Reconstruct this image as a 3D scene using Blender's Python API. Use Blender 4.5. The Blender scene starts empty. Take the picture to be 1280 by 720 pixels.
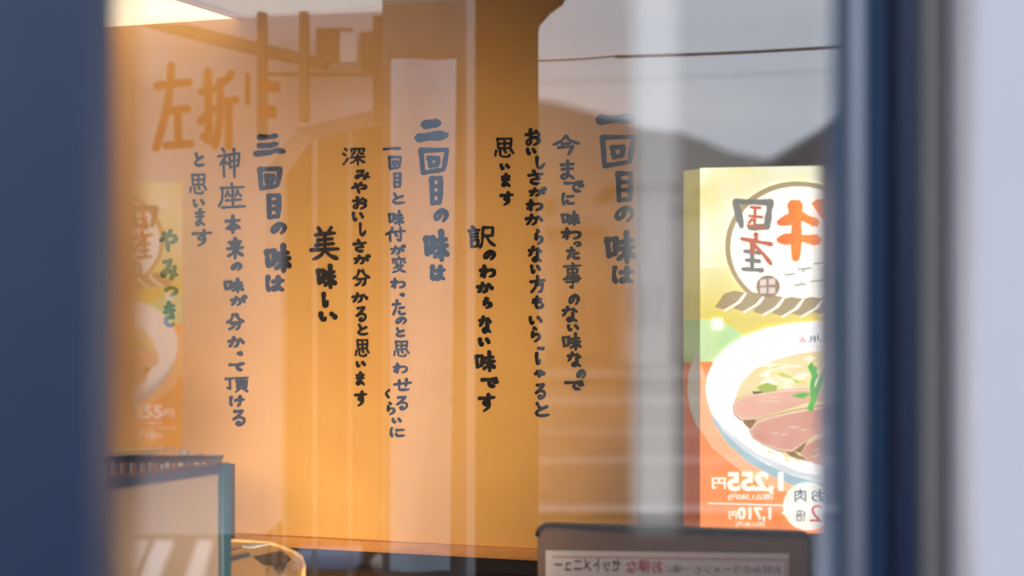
import bpy, bmesh, math, random
from mathutils import Vector
random.seed(7)
S = bpy.context.scene

# ------------------------------------------------------------------ camera
F = 1778.0                      # focal length in pixels of the 1280 wide frame (50 mm)
CZ = 1.45                       # eye height
HY = 390.0                      # horizon row
cam_d = bpy.data.cameras.new('camera')
cam = bpy.data.objects.new('camera', cam_d)
S.collection.objects.link(cam)
S.camera = cam
cam.location = (0, 0, CZ)
cam.rotation_euler = (math.pi / 2, 0, 0)
cam_d.sensor_width = 36.0
cam_d.lens = 36.0 * F / 1280.0
cam_d.shift_y = (HY - 360.0) / 1280.0
cam_d.clip_start = 0.02
cam_d.clip_end = 2000
cam_d.dof.use_dof = True
cam_d.dof.focus_distance = 2.72
cam_d.dof.aperture_fstop = 2.0

# ------------------------------------------------------------------ view, world
S.view_settings.view_transform = 'Standard'
S.view_settings.look = 'None'
S.view_settings.gamma = 1
S.view_settings.exposure = 0.0
S.view_settings.use_curve_mapping = False
try:
    S.cycles.max_bounces = 8
    S.cycles.transparent_max_bounces = 12
    S.cycles.sample_clamp_indirect = 6
except Exception:
    pass

w = bpy.data.worlds.new('overcast_sky')
S.world = w
w.use_nodes = True
nt = w.node_tree
nt.nodes.clear()
wo = nt.nodes.new('ShaderNodeOutputWorld')
bg = nt.nodes.new('ShaderNodeBackground')
tc = nt.nodes.new('ShaderNodeTexCoord')
mp = nt.nodes.new('ShaderNodeMapping')
mp.inputs['Scale'].default_value = (1.2, 1.2, 9.0)
nz = nt.nodes.new('ShaderNodeTexNoise')
nz.inputs['Scale'].default_value = 2.2
nz.inputs['Detail'].default_value = 4
cr = nt.nodes.new('ShaderNodeValToRGB')
cr.color_ramp.elements[0].position = 0.32
cr.color_ramp.elements[0].color = (0.70, 0.78, 0.94, 1)
cr.color_ramp.elements[1].position = 0.68
cr.color_ramp.elements[1].color = (1.0, 1.0, 1.0, 1)
nt.links.new(tc.outputs['Generated'], mp.inputs['Vector'])
nt.links.new(mp.outputs['Vector'], nz.inputs['Vector'])
nt.links.new(nz.outputs['Fac'], cr.inputs['Fac'])
cr.color_ramp.elements[1].color = (0.88, 0.93, 1.0, 1)
nt.links.new(cr.outputs['Color'], bg.inputs['Color'])
bg.inputs['Strength'].default_value = 1.5
nt.links.new(bg.outputs['Background'], wo.inputs['Surface'])

# ------------------------------------------------------------------ room lights: ceiling lamp plus added fills
def area(name, loc, target, size, power, col, sy=None):
    d = bpy.data.lights.new(name, 'AREA')
    d.energy = power; d.color = col; d.size = size
    if sy: d.shape = 'RECTANGLE'; d.size_y = sy
    o = bpy.data.objects.new(name, d)
    S.collection.objects.link(o)
    o.location = loc
    o.rotation_euler = (Vector(target) - Vector(loc)).to_track_quat('-Z', 'Y').to_euler()
    return o
WARM = (1.0, 0.74, 0.42)
area('ceiling_lamp_light', (-0.30, 1.75, 2.0), (-0.30, 2.80, 0.8), 0.4, 1.0, WARM).data.spread = 1.7
area('low_left_fill_light', (-0.80, 2.60, 0.985), (-0.88, 3.02, 1.32), 1.0, 1.5, WARM, .06)  # added unseen fill, brightens the lower left of the wall
area('wall_fill_light', (-0.22, 1.62, 1.02), (-0.50, 2.93, 1.36), 0.3, 2.5, WARM, .12).data.spread = 1.25  # added fill below the view, aimed up at the wall
area('right_wall_fill_light', (0.05, 1.70, 1.98), (-0.04, 2.70, 1.12), 0.3, 1.6, WARM).data.spread = 1.6  # added unseen fill for the right part of the lettered wall
area('grey_wall_fill_light', (0.75, 1.5, 2.0), (0.45, 2.35, 1.3), 0.3, 1.6, (0.85, 0.93, 1.0))  # added cool fill out of view, lifts the grey wall
area('strip_fill_light', (0.10, 1.35, 1.00), (0.11, 0.96, 1.50), 0.15, 2.7, (1.0, 0.97, 0.93), .08).data.spread = 1.4  # added unseen fill, lights the grey strip from behind

# ------------------------------------------------------------------ helpers
TA = math.tan(math.radians(17.0))
G = 0.90                        # the window glass plane y = G

def W(px, py, D):               # point at depth D seen at that pixel
    return Vector(((px - 640) / F * D, D, CZ - (py - HY) / F * D))
def V(px, py, D):               # point in the street behind the viewer, seen mirrored in the glass
    p = W(px, py, D)
    return Vector((p.x, 2 * G - D, p.z))
def plane_hit(px, py, Y0, t=TA):   # on the upright plane y = Y0 - t x
    y = Y0 / (1 + t * (px - 640) / F)
    return W(px, py, y)
YW = 2.75
def on_wall(px, py, off=0.0):
    return plane_hit(px, py, YW - off)

MATS = {}
def mat(name, col, rough=0.6, metal=0.0, spec=0.4, noise=None, bump=0.0, nscale=20, emit=0.0, stretch=None):
    if name in MATS: return MATS[name]
    m = bpy.data.materials.new(name); MATS[name] = m
    m.use_nodes = True
    n = m.node_tree; b = n.nodes['Principled BSDF']
    b.inputs['Base Color'].default_value = (*col, 1)
    b.inputs['Roughness'].default_value = rough
    b.inputs['Metallic'].default_value = metal
    b.inputs['Specular IOR Level'].default_value = spec
    if noise or bump:
        t = n.nodes.new('ShaderNodeTexCoord'); mpp = n.nodes.new('ShaderNodeMapping')
        if stretch: mpp.inputs['Scale'].default_value = stretch
        x = n.nodes.new('ShaderNodeTexNoise'); x.inputs['Scale'].default_value = nscale
        x.inputs['Detail'].default_value = 5
        n.links.new(t.outputs['Object'], mpp.inputs['Vector']); n.links.new(mpp.outputs['Vector'], x.inputs['Vector'])
        if noise:
            r = n.nodes.new('ShaderNodeValToRGB')
            r.color_ramp.elements[0].position = 0.3; r.color_ramp.elements[1].position = 0.7
            r.color_ramp.elements[0].color = (*col, 1); r.color_ramp.elements[1].color = (*noise, 1)
            n.links.new(x.outputs['Fac'], r.inputs['Fac']); n.links.new(r.outputs['Color'], b.inputs['Base Color'])
            if emit: n.links.new(r.outputs['Color'], b.inputs['Emission Color'])
        if bump:
            bp = n.nodes.new('ShaderNodeBump'); bp.inputs['Strength'].default_value = bump
            bp.inputs['Distance'].default_value = 0.01
            n.links.new(x.outputs['Fac'], bp.inputs['Height']); n.links.new(bp.outputs['Normal'], b.inputs['Normal'])
    if emit:
        if not noise: b.inputs['Emission Color'].default_value = (*col, 1)
        b.inputs['Emission Strength'].default_value = emit
    return m

def lin(r, g, b):
    return tuple(((c / 255) / 12.92 if c / 255 <= 0.04045 else ((c / 255 + 0.055) / 1.055) ** 2.4) for c in (r, g, b))

def link(name, me, m=None, parent=None, smooth=False):
    o = bpy.data.objects.new(name, me)
    S.collection.objects.link(o)
    if m: me.materials.append(m)
    if smooth:
        for p in me.polygons: p.use_smooth = True
    if parent:
        o.parent = parent
    return o
def tag(o, label=None, cat=None, group=None, kind=None):
    if label: o['label'] = label
    if cat: o['category'] = cat
    if group: o['group'] = group
    if kind: o['kind'] = kind
    return o
def empty(name, loc, label, cat, group=None):
    o = bpy.data.objects.new(name, None)
    S.collection.objects.link(o)
    o.location = loc; o.empty_display_size = 0.05
    return tag(o, label, cat, group)
def org(parent):
    return Vector(parent.location) if parent else Vector((0, 0, 0))

class MB:
    """collects shapes in world coordinates; build() links them as one mesh object"""
    def __init__(s): s.v = []; s.f = []
    def quadbox(s, pts):         # 8 corners: bottom 4, top 4
        i = len(s.v); s.v += [Vector(p) for p in pts]
        for q in ((3, 2, 1, 0), (4, 5, 6, 7), (0, 1, 5, 4), (1, 2, 6, 5), (2, 3, 7, 6), (3, 0, 4, 7)):
            s.f.append([i + k for k in q])
        return s
    def box(s, a, b):
        x0, y0, z0 = a; x1, y1, z1 = b
        return s.quadbox([(x0, y0, z0), (x1, y0, z0), (x1, y1, z0), (x0, y1, z0),
                          (x0, y0, z1), (x1, y0, z1), (x1, y1, z1), (x0, y1, z1)])
    def prism(s, ring, d):       # polygon ring extruded by vector d
        i = len(s.v); n = len(ring); d = Vector(d)
        s.v += [Vector(p) for p in ring] + [Vector(p) + d for p in ring]
        s.f.append([i + k for k in range(n)][::-1]); s.f.append([i + n + k for k in range(n)])
        for k in range(n):
            s.f.append([i + k, i + (k + 1) % n, i + n + (k + 1) % n, i + n + k])
        return s
    def poly(s, ring):
        i = len(s.v); s.v += [Vector(p) for p in ring]; s.f.append(list(range(i, i + len(ring)))); return s
    def tube(s, pts, r, n=10):
        pts = [Vector(p) for p in pts]; base = len(s.v)
        for k, p in enumerate(pts):
            t = (pts[min(k + 1, len(pts) - 1)] - pts[max(k - 1, 0)]).normalized()
            a = t.cross(Vector((0, 0, 1)))
            if a.length < 1e-3: a = t.cross(Vector((1, 0, 0)))
            a.normalize(); b = t.cross(a)
            rr = r[k] if isinstance(r, (list, tuple)) else r
            for j in range(n):
                an = 2 * math.pi * j / n
                s.v.append(p + a * rr * math.cos(an) + b * rr * math.sin(an))
        for k in range(len(pts) - 1):
            for j in range(n):
                s.f.append([base + k * n + j, base + k * n + (j + 1) % n, base + (k + 1) * n + (j + 1) % n, base + (k + 1) * n + j])
        s.f.append([base + j for j in range(n)][::-1]); s.f.append([base + (len(pts) - 1) * n + j for j in range(n)])
        return s
    def lathe(s, c, prof, n=24):
        base = len(s.v)
        for r, z in prof:
            for j in range(n):
                an = 2 * math.pi * j / n
                s.v.append(Vector((c[0] + r * math.cos(an), c[1] + r * math.sin(an), c[2] + z)))
        for k in range(len(prof) - 1):
            for j in range(n):
                s.f.append([base + k * n + j, base + k * n + (j + 1) % n, base + (k + 1) * n + (j + 1) % n, base + (k + 1) * n + j])
        s.f.append([base + j for j in range(n)][::-1]); s.f.append([base + (len(prof) - 1) * n + j for j in range(n)])
        return s
    def build(s, name, m, parent=None, bevel=0, smooth=False, seg=3):
        o0 = org(parent)
        me = bpy.data.meshes.new(name)
        me.from_pydata([tuple(v - o0) for v in s.v], [], s.f)
        bm = bmesh.new(); bm.from_mesh(me); bmesh.ops.recalc_face_normals(bm, faces=bm.faces[:])
        if bevel:
            bmesh.ops.bevel(bm, geom=bm.edges[:], offset=bevel, segments=seg, affect='EDGES', profile=0.5)
        bm.to_mesh(me); bm.free()
        return link(name, me, m, parent, smooth or bool(bevel))

# ------------------------------------------------------------------ setting: the shop room
M_wall = mat('warm_plaster', (0.86, 0.50, 0.17), 0.75, noise=(0.82, 0.46, 0.15), bump=0.12, nscale=9)
M_ceil = mat('white_ceiling', (0.82, 0.80, 0.80), 0.8, noise=(0.78, 0.76, 0.76), nscale=8)
M_floor = mat('dark_floor', (0.10, 0.07, 0.05), 0.5, noise=(0.14, 0.09, 0.06), nscale=5)
M_grey = mat('taupe_panel', (0.27, 0.28, 0.31), 0.7, noise=(0.24, 0.25, 0.28), nscale=4, stretch=(1, 1, 0.3))
M_navy = mat('navy_painted_aluminium', (0.030, 0.052, 0.112), 0.42, 0.0, 0.5, noise=(0.033, 0.056, 0.120), nscale=30)
M_ext = mat('lilac_render', (0.86, 0.86, 0.95), 0.85, noise=(0.84, 0.84, 0.93), nscale=14, bump=0.1)

CEIL = CZ + (HY - 20) / F * 2.93            # ceiling height where it meets the lettered wall
def wallx(x): return YW - TA * x
xl, xr = -2.2, 0.24
MB().prism([(xl, wallx(xl), 0), (xr, wallx(xr), 0), (xr, wallx(xr) + .1, 0), (xl, wallx(xl) + .1, 0)], (0, 0, CEIL)).build('wall_back', M_wall)['kind'] = 'structure'
YS = 2.52
sx0 = plane_hit(812, 390, YS).x
MB().prism([(sx0, YS - TA * sx0, 0), (1.5, YS - TA * 1.5, 0), (1.5, YS - TA * 1.5 + .06, 0), (sx0, YW - TA * sx0 + .1, 0)], (0, 0, CEIL)).build('wall_right', M_grey)['kind'] = 'structure'
MB().box((-2.3, G + .05, 0), (-2.2, wallx(-2.3) + .1, CEIL)).build('wall_left', M_wall)['kind'] = 'structure'
MB().box((1.5, G + .05, 0), (1.6, 2.2, CEIL)).build('wall_side', M_grey)['kind'] = 'structure'
MB().box((-2.3, G + .02, -0.05), (1.6, 3.6, 0)).build('floor', M_floor)['kind'] = 'structure'
MB().box((-2.3, G + .02, CEIL), (1.6, 3.6, CEIL + .06)).build('ceiling', M_ceil)['kind'] = 'structure'
# front wall round the window
fw = MB()
fw.box((-2.3, G - .04, 0), (-.46, G + .05, 2.7)).box((.62, G + .08, 0), (1.6, G + .14, 2.7))
fw.box((-.46, G - .04, 2.12), (.62, G + .05, 2.7)).box((-.46, G - .04, 0), (.62, G + .05, 0.75))
fw.build('wall_front', M_ext)['kind'] = 'structure'

# luminous panel recessed in the ceiling, upper left
def on_ceiling(px, py, z=None):
    z = CEIL if z is None else z
    D = (z - CZ) * F / (HY - py)
    return W(px, py, D)
a, b_ = on_ceiling(308, 21), on_ceiling(252, 3)
ringp = [on_ceiling(20, 41), a, b_, (b_ - a) * 2.2 + b_]
ringp.append(Vector((ringp[0].x + .1, ringp[3].y, CEIL)))
for p in ringp: p.z = CEIL - .006
lp = empty('ceiling_light_panel', (ringp[0] + ringp[1]) / 2, 'glowing cream light panel in the ceiling at the upper left', 'ceiling light')
MB().prism(ringp, (0, 0, .005)).build('diffuser', mat('lit_cream_diffuser', (1.0, 0.80, 0.45), emit=1.2, noise=(1.0, .90, .66), nscale=3), lp)
fr = MB()
for i in range(len(ringp)):
    p, q = ringp[i], ringp[(i + 1) % len(ringp)]
    fr.tube([p, q], .006, 6)
fr.build('frame', mat('pale_wood_frame', lin(225, 170, 100), 0.5), lp)

# ------------------------------------------------------------------ brush lettering
GL = {
 '三': "16,14 52,12 72,6;14,50 50,50 74,42;3,86 50,80 74,70 97,76",
 '二': "25,18 50,12 72,10;3,84 50,74 97,70",
 '一': "3,60 50,45 97,42",
 '回': "8,8 14,92;8,8 95,6 84,80;14,92 84,80;35,38 40,66;35,38 66,36 62,64;40,66 62,62",
 '目': "15,5 20,97;15,5 88,3 82,95;18,35 84,32;19,62 84,60;20,95 82,92",
 'の': "~58,15 45,60 22,80 10,60 25,30 60,10 90,30 92,60 70,92",
 '味': "6,30 12,80;6,30 36,26 34,74;12,78 34,72;50,38 90,32;42,58 95,52;70,8 72,98;~70,58 60,75 42,90;~72,58 84,72 97,82",
 'は': "~12,8 8,50 16,92;38,35 92,28;~66,8 68,50 64,80 45,90 38,78 55,70 90,88",
 '神': "24,3 32,14;5,28 42,22 12,58;28,42 30,98;34,46 44,54;52,22 56,68;52,22 94,18 90,62;54,44 90,40;56,66 90,60;72,3 74,98",
 '座': "50,2 52,12;10,18 95,14;~16,18 16,60 3,90;36,30 28,52;38,40 46,50;72,28 64,50;72,38 84,48;54,26 55,90;30,66 84,62;16,93 98,88",
 '本': "5,32 95,26;50,3 50,98;~48,32 32,60 5,76;~52,32 68,54 96,70;32,76 70,74",
 '来': "15,22 85,17;28,30 35,42;72,27 64,40;3,52 97,46;50,3 50,98;~48,54 32,76 5,88;~52,54 70,72 97,84",
 'が': "~8,38 45,30 62,34 58,75 42,92;~36,8 32,50 10,90;~70,30 82,45 86,58;82,5 88,18;92,0 98,13",
 '分': "~38,5 28,35 4,55;~58,5 72,32 97,48;28,58 76,54 68,88 55,98;~48,58 42,80 16,97",
 'か': "~5,40 40,30 62,34 58,75 40,95;~36,5 32,50 10,92;~74,22 88,40 96,58",
 'っ': "~8,45 45,20 88,30 90,62 45,90", 'つ': "~5,30 45,8 90,22 92,58 45,94",
 'て': "3,24 50,26 95,8;~95,8 60,35 52,60 66,85 85,92",
 '頂': "3,18 34,14;20,16 22,78 8,70;44,14 98,10;68,14 62,28;50,30 54,76;50,30 92,28 90,74;52,44 90,43;53,58 90,57;54,74 90,72;62,78 46,96;80,78 96,94",
 'け': "~12,10 8,50 14,90;40,38 97,30;~72,5 74,55 58,96",
 'る': "20,10 75,6;~75,6 45,38 12,62 55,48 88,60 80,88 50,98 38,84 58,78",
 'と': "~24,5 34,28 44,46;~82,28 45,48 18,72 30,92 60,95 94,88",
 '思': "14,6 20,56;14,6 86,4 80,54;50,8 50,52;18,30 82,28;20,54 80,52;8,66 3,92;~28,66 32,92 68,96 78,84;50,62 58,76;84,62 96,78",
 'い': "~8,12 10,60 22,92 36,66;~72,14 86,38 92,62",
 'ま': "12,24 88,18;16,46 84,42;~50,3 52,50 48,82 28,96 12,84 30,72 60,78 88,94",
 'す': "3,24 97,18;~60,3 62,40 50,62 30,52 44,36 62,46 60,76 30,98",
 'や': "~5,48 50,28 88,26 92,48 62,60;62,3 50,20;~26,14 40,55 50,98",
 'み': "18,14 56,8;~56,8 40,50 18,84 6,68 30,54 70,64 96,76;~82,38 80,65 58,98",
 'き': "20,22 78,14;14,42 84,32;~40,3 56,32 72,62;72,62 40,62;~24,68 22,86 50,96 76,90",
 '美': "28,3 36,16;72,2 62,15;18,24 84,18;26,40 76,35;50,20 50,66;20,55 80,50;3,70 97,66;~48,68 36,86 10,98;~52,70 68,86 94,96",
 'し': "~22,3 20,50 30,88 58,94 92,60",
 '深': "10,8 20,18;4,36 14,45;~4,94 14,78 26,60;38,10 40,26;38,10 96,8 90,24;~54,22 48,36 38,42;~72,22 78,34 92,36;36,56 97,52;66,40 67,98;~64,56 52,76 34,88;~68,56 82,74 97,84",
 'お': "5,32 60,24;~34,3 36,60 32,88 14,90 12,70 50,50 84,54 88,78 58,94;~72,14 86,24 94,36",
 'さ': "5,34 92,22;~38,3 56,34 72,58;72,58 40,60;~26,68 22,84 46,96 72,92",
 '付': "~36,3 26,32 3,52;24,36 26,98;38,32 98,26;76,4 78,80 74,94 60,86;52,48 60,62",
 '変': "50,2 50,14;8,20 92,15;38,20 28,48;62,18 64,46;16,30 10,42;82,28 92,40;~46,48 32,64 14,74;34,60 76,56;~76,56 50,84 8,98;~38,66 60,84 96,96",
 'わ': "5,36 40,26;~28,3 30,50 28,98;~40,26 10,80 50,38 84,34 94,56 84,80 62,92",
 'た': "5,28 58,22;~34,3 28,45 6,95;52,50 88,46;~50,74 58,90 95,86",
 'せ': "3,48 97,32;~70,5 72,40 64,62;~30,18 30,60 34,90 84,88",
 'く': "~80,3 20,45 80,97", 'ら': "36,3 56,12;~20,30 16,66 50,46 84,52 86,76 40,97",
 'に': "~12,8 6,50 16,95;42,28 90,24;~40,66 50,86 94,82",
 '訳': "14,4 22,12;2,22 40,18;8,36 36,33;8,50 36,47;10,64 12,94;10,64 36,62 34,92;12,93 34,90;54,8 90,6 88,44;56,44 88,42;54,8 52,50;~52,50 50,76 42,98;~68,46 78,70 98,88",
 'な': "5,24 56,18;~34,3 26,34 6,58;70,16 92,32;~66,40 68,80 50,97 34,84 52,74 92,94",
 'で': "3,24 50,22 90,10;~90,10 56,34 46,60 58,84 80,92;76,40 84,54;90,34 98,48",
 '方': "50,2 52,18;3,32 97,22;40,50 84,44 76,86 58,94;~44,30 36,62 8,96",
 'も': "16,28 80,22;12,50 78,46;~46,3 38,50 40,86 70,96 92,80 90,62",
 '今': "~48,3 32,28 3,46;~50,4 66,24 98,40;36,42 64,38;22,60 76,54 58,96",
 '事': "3,12 97,8;24,22 26,38;24,22 78,20 76,36;26,38 76,36;18,50 84,46 82,68;3,59 97,56;16,70 82,67;52,0 52,92 36,86",
 # poster and street signs
 '国': "8,8 16,88;8,8 96,5 80,90;16,90 60,94;34,28 64,25;36,46 60,43;32,66 68,60;49,28 50,64;60,52 66,58",
 '産': "48,0 50,10;12,14 88,10;34,18 38,26;66,16 60,26;14,32 94,28;~16,34 14,64 0,94;34,42 26,56;36,50 80,47;34,68 76,65;54,36 56,92;22,95 92,90",
 '牛': "~30,5 26,20 8,36;16,30 90,26;2,60 98,56;52,0 56,100",
 '左': "4,24 96,20;~46,0 36,45 2,100;38,54 92,52;64,54 66,94;30,96 100,94",
 '折': "4,28 38,24;22,2 24,92 10,86;2,66 38,50;~86,4 72,12 54,16;~54,14 54,60 42,98;54,42 98,38;78,42 78,100",
 '肉': "8,22 10,98;8,22 92,22 92,94 84,98;~50,2 48,26 24,52;~50,26 62,38 78,50;~50,46 44,66 24,82;~50,62 62,70 78,82",
 '倍': "~26,2 18,26 2,46;18,36 18,98;64,2 66,14;38,16 94,16;50,22 54,38;82,22 76,38;34,44 98,44;44,58 46,96;44,58 88,58 86,96;46,94 86,94",
}
GL['ゃ'] = GL['や']

def strokes(ch):
    out = []
    for s in GL[ch].split(';'):
        smooth = s.startswith('~')
        pts = [tuple(float(c) for c in p.split(',')) for p in s.lstrip('~').split()]
        if smooth and len(pts) > 2:
            q = []
            P = [pts[0]] + pts + [pts[-1]]
            for i in range(1, len(P) - 2):
                for k in range(4):
                    t = k / 4; p0, p1, p2, p3 = P[i - 1], P[i], P[i + 1], P[i + 2]
                    q.append(tuple(0.5 * (2 * p1[j] + (p2[j] - p0[j]) * t + (2 * p0[j] - 5 * p1[j] + 4 * p2[j] - p3[j]) * t * t
                                          + (3 * p1[j] - p0[j] - 3 * p2[j] + p3[j]) * t ** 3) for j in (0, 1)))
            q.append(pts[-1]); pts = q
        else:
            q = [pts[0]]
            for i in range(len(pts) - 1):
                for k in (1, 2, 3):
                    q.append((pts[i][0] + (pts[i + 1][0] - pts[i][0]) * k / 3, pts[i][1] + (pts[i + 1][1] - pts[i][1]) * k / 3))
            pts = q
        out.append(pts)
    return out

def brush_faces(ch, x0, y0, x1, y1, wd, proj, rough=1.0, rnd=random):
    """faces of one brushed character in pixel box; proj(px,py,offset)->point"""
    v, f = [], []
    ww, hh = x1 - x0, y1 - y0
    off = 0.0
    for st in strokes(ch):
        off += 0.00006
        pts = [(x0 + wd * .4 + p[0] / 100 * (ww - wd * .8), y0 + wd * .4 + p[1] / 100 * (hh - wd * .8)) for p in st]
        n = len(pts); rad = []
        ph = rnd.random() * 6
        for i in range(n):
            t = i / (n - 1)
            if rough > .5:           # pressed start, lighter middle, pointed tail
                k = 1.18 - .62 * math.sin(math.pi * min(1, t * 1.25)) * .5 + .10 * math.sin(ph + 6 * t)
                if t > .8: k *= 1 - 1.9 * (t - .8) * (1 if n > 5 else .7)
                a_, b_ = pts[max(i - 1, 0)], pts[min(i + 1, n - 1)]
                dx, dy = b_[0] - a_[0], b_[1] - a_[1]; L = math.hypot(dx, dy) or 1
                k *= .92 + .22 * abs((dx * .5 + dy * .87) / L)      # slanted flat nib
            else:
                k = 1.0
            rad.append(wd / 2 * k)
        for i in range(n):
            c = len(v); m = 6 if rough > .5 else 8
            a0 = rnd.random()
            for j in range(m):
                an = a0 + 2 * math.pi * j / m
                r = rad[i] * (1 + .12 * (rnd.random() - .5) * rough)
                v.append(proj(pts[i][0] + r * math.cos(an), pts[i][1] + r * math.sin(an), off + .00002 * (i % 2)))
            f.append([c + j for j in range(m)])
            if i:
                dx, dy = pts[i][0] - pts[i - 1][0], pts[i][1] - pts[i - 1][1]
                L = math.hypot(dx, dy) or 1; nx, ny = -dy / L, dx / L
                c = len(v)
                for (p, r, sg) in ((pts[i - 1], rad[i - 1], 1), (pts[i - 1], rad[i - 1], -1), (pts[i], rad[i], -1), (pts[i], rad[i], 1)):
                    v.append(proj(p[0] + nx * r * sg, p[1] + ny * r * sg, off + .00001))
                f.append([c, c + 1, c + 2, c + 3])
    return v, f
def flat(name, v, f, m, parent):
    o0 = org(parent)
    me = bpy.data.meshes.new(name); me.from_pydata([tuple(p - o0) for p in v], [], f)
    return link(name, me, m, parent)

M_ink = mat('black_ink', (0.010, 0.010, 0.013), 0.5, spec=0.3, noise=(0.016, 0.015, 0.017), nscale=60)
COLS = [
 ('large heading column of black brush lettering, rightmost on the orange wall', 7.0,
  [('一',745,140,797,158),('回',747,166,797,213),('目',767,213,794,254),('の',766,255,794,280),('味',754,285,797,331),('は',763,331,795,357)]),
 ('long brush lettering column beside the rightmost heading, ending in a two-dot stroke', 3.1,
  [('今',689,168,726,196),('ま',698,199,721,226),('で',704,224,731,242),('に',701,240,720,258),('味',700,262,726,283),('わ',700,284,728,301),('っ',716,300,727,310),('た',707,308,727,326),('事',703,328,728,364),('の',709,366,725,383),('な',701,382,724,404),('い',708,405,725,415),('味',701,414,728,439),('な',708,439,728,460),('の',719,460,733,475),('で',705,474,731,489)]),
 ('longest brush lettering column, on the right edge of the dark orange band', 3.3,
  [('お',655,160,677,184),('い',657,184,671,195),('し',667,195,683,212),('さ',658,212,681,232),('が',659,234,684,247),('わ',656,249,680,265),('か',655,267,680,283),('ら',667,286,680,307),('な',659,307,679,329),('い',662,330,677,343),('方',661,344,683,368),('も',663,369,681,387),('い',660,394,679,407),('ら',662,408,677,429),('っ',671,433,681,438),('し',668,440,677,457),('ゃ',667,462,682,473),('る',667,478,684,500),('と',665,502,689,522)]),
 ('short column of four black brush characters high on the dark orange band', 3.3,
  [('思',617,171,644,198),('い',624,204,638,213),('ま',625,216,640,235),('す',624,239,643,258)]),
 ('bold brush lettering column of ten characters, low on the dark orange band', 3.9,
  [('訳',584,281,621,312),('の',602,311,620,327),('わ',598,331,621,349),('か',594,352,618,368),('ら',602,371,616,387),('な',597,394,616,418),('い',597,421,614,434),('味',592,436,621,466),('で',600,470,624,486),('す',597,491,620,516)]),
 ('large middle heading column, looks slate blue on the pale strip', 7.0,
  [('二',518,147,563,181),('回',521,183,563,221),('目',535,219,555,258),('の',540,259,561,280),('味',528,284,563,328),('は',536,330,559,353)]),
 ('blue-looking long brush lettering column just left of the middle heading', 2.7,
  [('一',478,182,503,190),('回',484,194,503,214),('目',490,215,503,236),('と',487,240,508,256),('味',484,261,506,283),('付',480,283,508,303),('が',486,306,508,320),('変',488,319,509,342),('わ',487,347,508,362),('っ',499,365,506,372),('た',489,374,509,396),('の',493,395,509,407),('と',492,409,508,422),('思',491,425,513,447),('わ',490,453,511,468),('せ',491,472,516,490),('る',493,494,512,513),('く',480,486,489,499),('ら',482,502,495,520),('い',489,522,503,530),('に',486,533,508,548)]),
 ('long black brush lettering column left of the blue-looking one', 3.0,
  [('深',427,183,458,208),('み',442,211,464,226),('や',438,227,460,243),('お',439,245,460,263),('い',439,264,456,278),('し',447,278,459,296),('さ',440,299,460,316),('が',440,318,464,332),('分',439,336,464,359),('か',438,365,461,380),('る',443,382,460,403),('と',444,404,462,420),('思',443,423,463,447),('い',444,451,458,460),('ま',443,464,458,483),('す',442,488,460,509)]),
 ('bold column of four brush characters in the middle of the left half', 4.6,
  [('美',386,282,426,327),('味',394,328,422,362),('し',401,365,412,385),('い',397,389,423,403)]),
 ('large heading column of black brush lettering, leftmost heading on the wall', 7.0,
  [('三',316,165,359,199),('回',320,207,354,240),('目',331,241,353,275),('の',336,276,359,295),('味',329,302,366,342),('は',330,343,358,367)]),
 ('long brush lettering column just left of the leftmost heading', 3.3,
  [('神',270,184,302,223),('座',271,228,308,263),('本',280,268,302,293),('来',282,296,306,325),('の',287,327,303,340),('味',278,346,306,367),('が',286,369,310,384),('分',281,391,307,414),('か',283,420,307,436),('っ',296,438,304,446),('て',285,452,307,465),('頂',280,469,312,492),('け',285,494,307,510),('る',288,511,309,533)]),
 ('short brush lettering column of five characters on the left', 2.9,
  [('と',240,190,257,209),('思',236,216,260,244),('い',240,248,257,260),('ま',242,260,258,284),('す',239,286,266,309)]),
 ('greenish-looking column of four brush characters, leftmost lettering of all', 4.0,
  [('や',198,286,223,316),('み',199,322,224,352),('つ',205,357,223,372),('き',202,376,223,410)]),
]
for lab, wd, chars in COLS:
    c0 = chars[-1]
    root = empty('wall_lettering', on_wall((c0[1] + c0[3]) / 2, c0[4], .0015), lab, 'lettering', 'brush lettering columns on the wall')
    for ch, x0, y0, x1, y1 in chars:
        wk = wd * 1.22
        if ch in '目回' and wd > 6: wk *= .70
        if ch == '三': wk *= .78
        if ch == '美': wk *= .85
        if ch in '訳座神頂深変事思' and wd < 5: wk *= .78
        if ch in '一二' and wd > 6: wk *= 1.3
        if ch in 'は' and wd > 6: wk *= .66
        if ch in 'の' and wd > 6: wk *= .62
        if ch in '味' and wd > 6: wk *= .78
        v, f = brush_faces(ch, x0, y0, x1, y1, wk, lambda x, y, o: on_wall(x, y, .0015 + o))
        flat('character', v, f, M_ink, root)

# ------------------------------------------------------------------ ledge and counter under the wall
M_wood = mat('honey_wood', lin(225, 160, 90), 0.5, noise=lin(205, 140, 75), nscale=6, stretch=(1, 12, 12))
M_black = mat('black_counter', (0.018, 0.014, 0.014), 0.55, spec=0.2)
LZ = CZ - (686 - HY) / F * 2.73
def wallbox(x0, x1, off0, off1, z0, z1):
    y = lambda x, o: YW - o - TA * x
    return [(x0, y(x0, off1), z0), (x1, y(x1, off1), z0), (x1, y(x1, off0), z0), (x0, y(x0, off0), z0),
            (x0, y(x0, off1), z1), (x1, y(x1, off1), z1), (x1, y(x1, off0), z1), (x0, y(x0, off0), z1)]
tag(MB().quadbox(wallbox(-1.4, .22, .0005, .014, LZ - .022, LZ)).build('wooden_ledge', M_wood, None, .0015), 'long honey-coloured wooden ledge running along the foot of the lettered wall', 'ledge')
ct = empty('counter', (-.3, 2.2, 0), 'black counter below the wooden ledge and under the objects at the bottom', 'counter')
CTZ = LZ - .05
yb = lambda x: YW - .002 - TA * x
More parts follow.
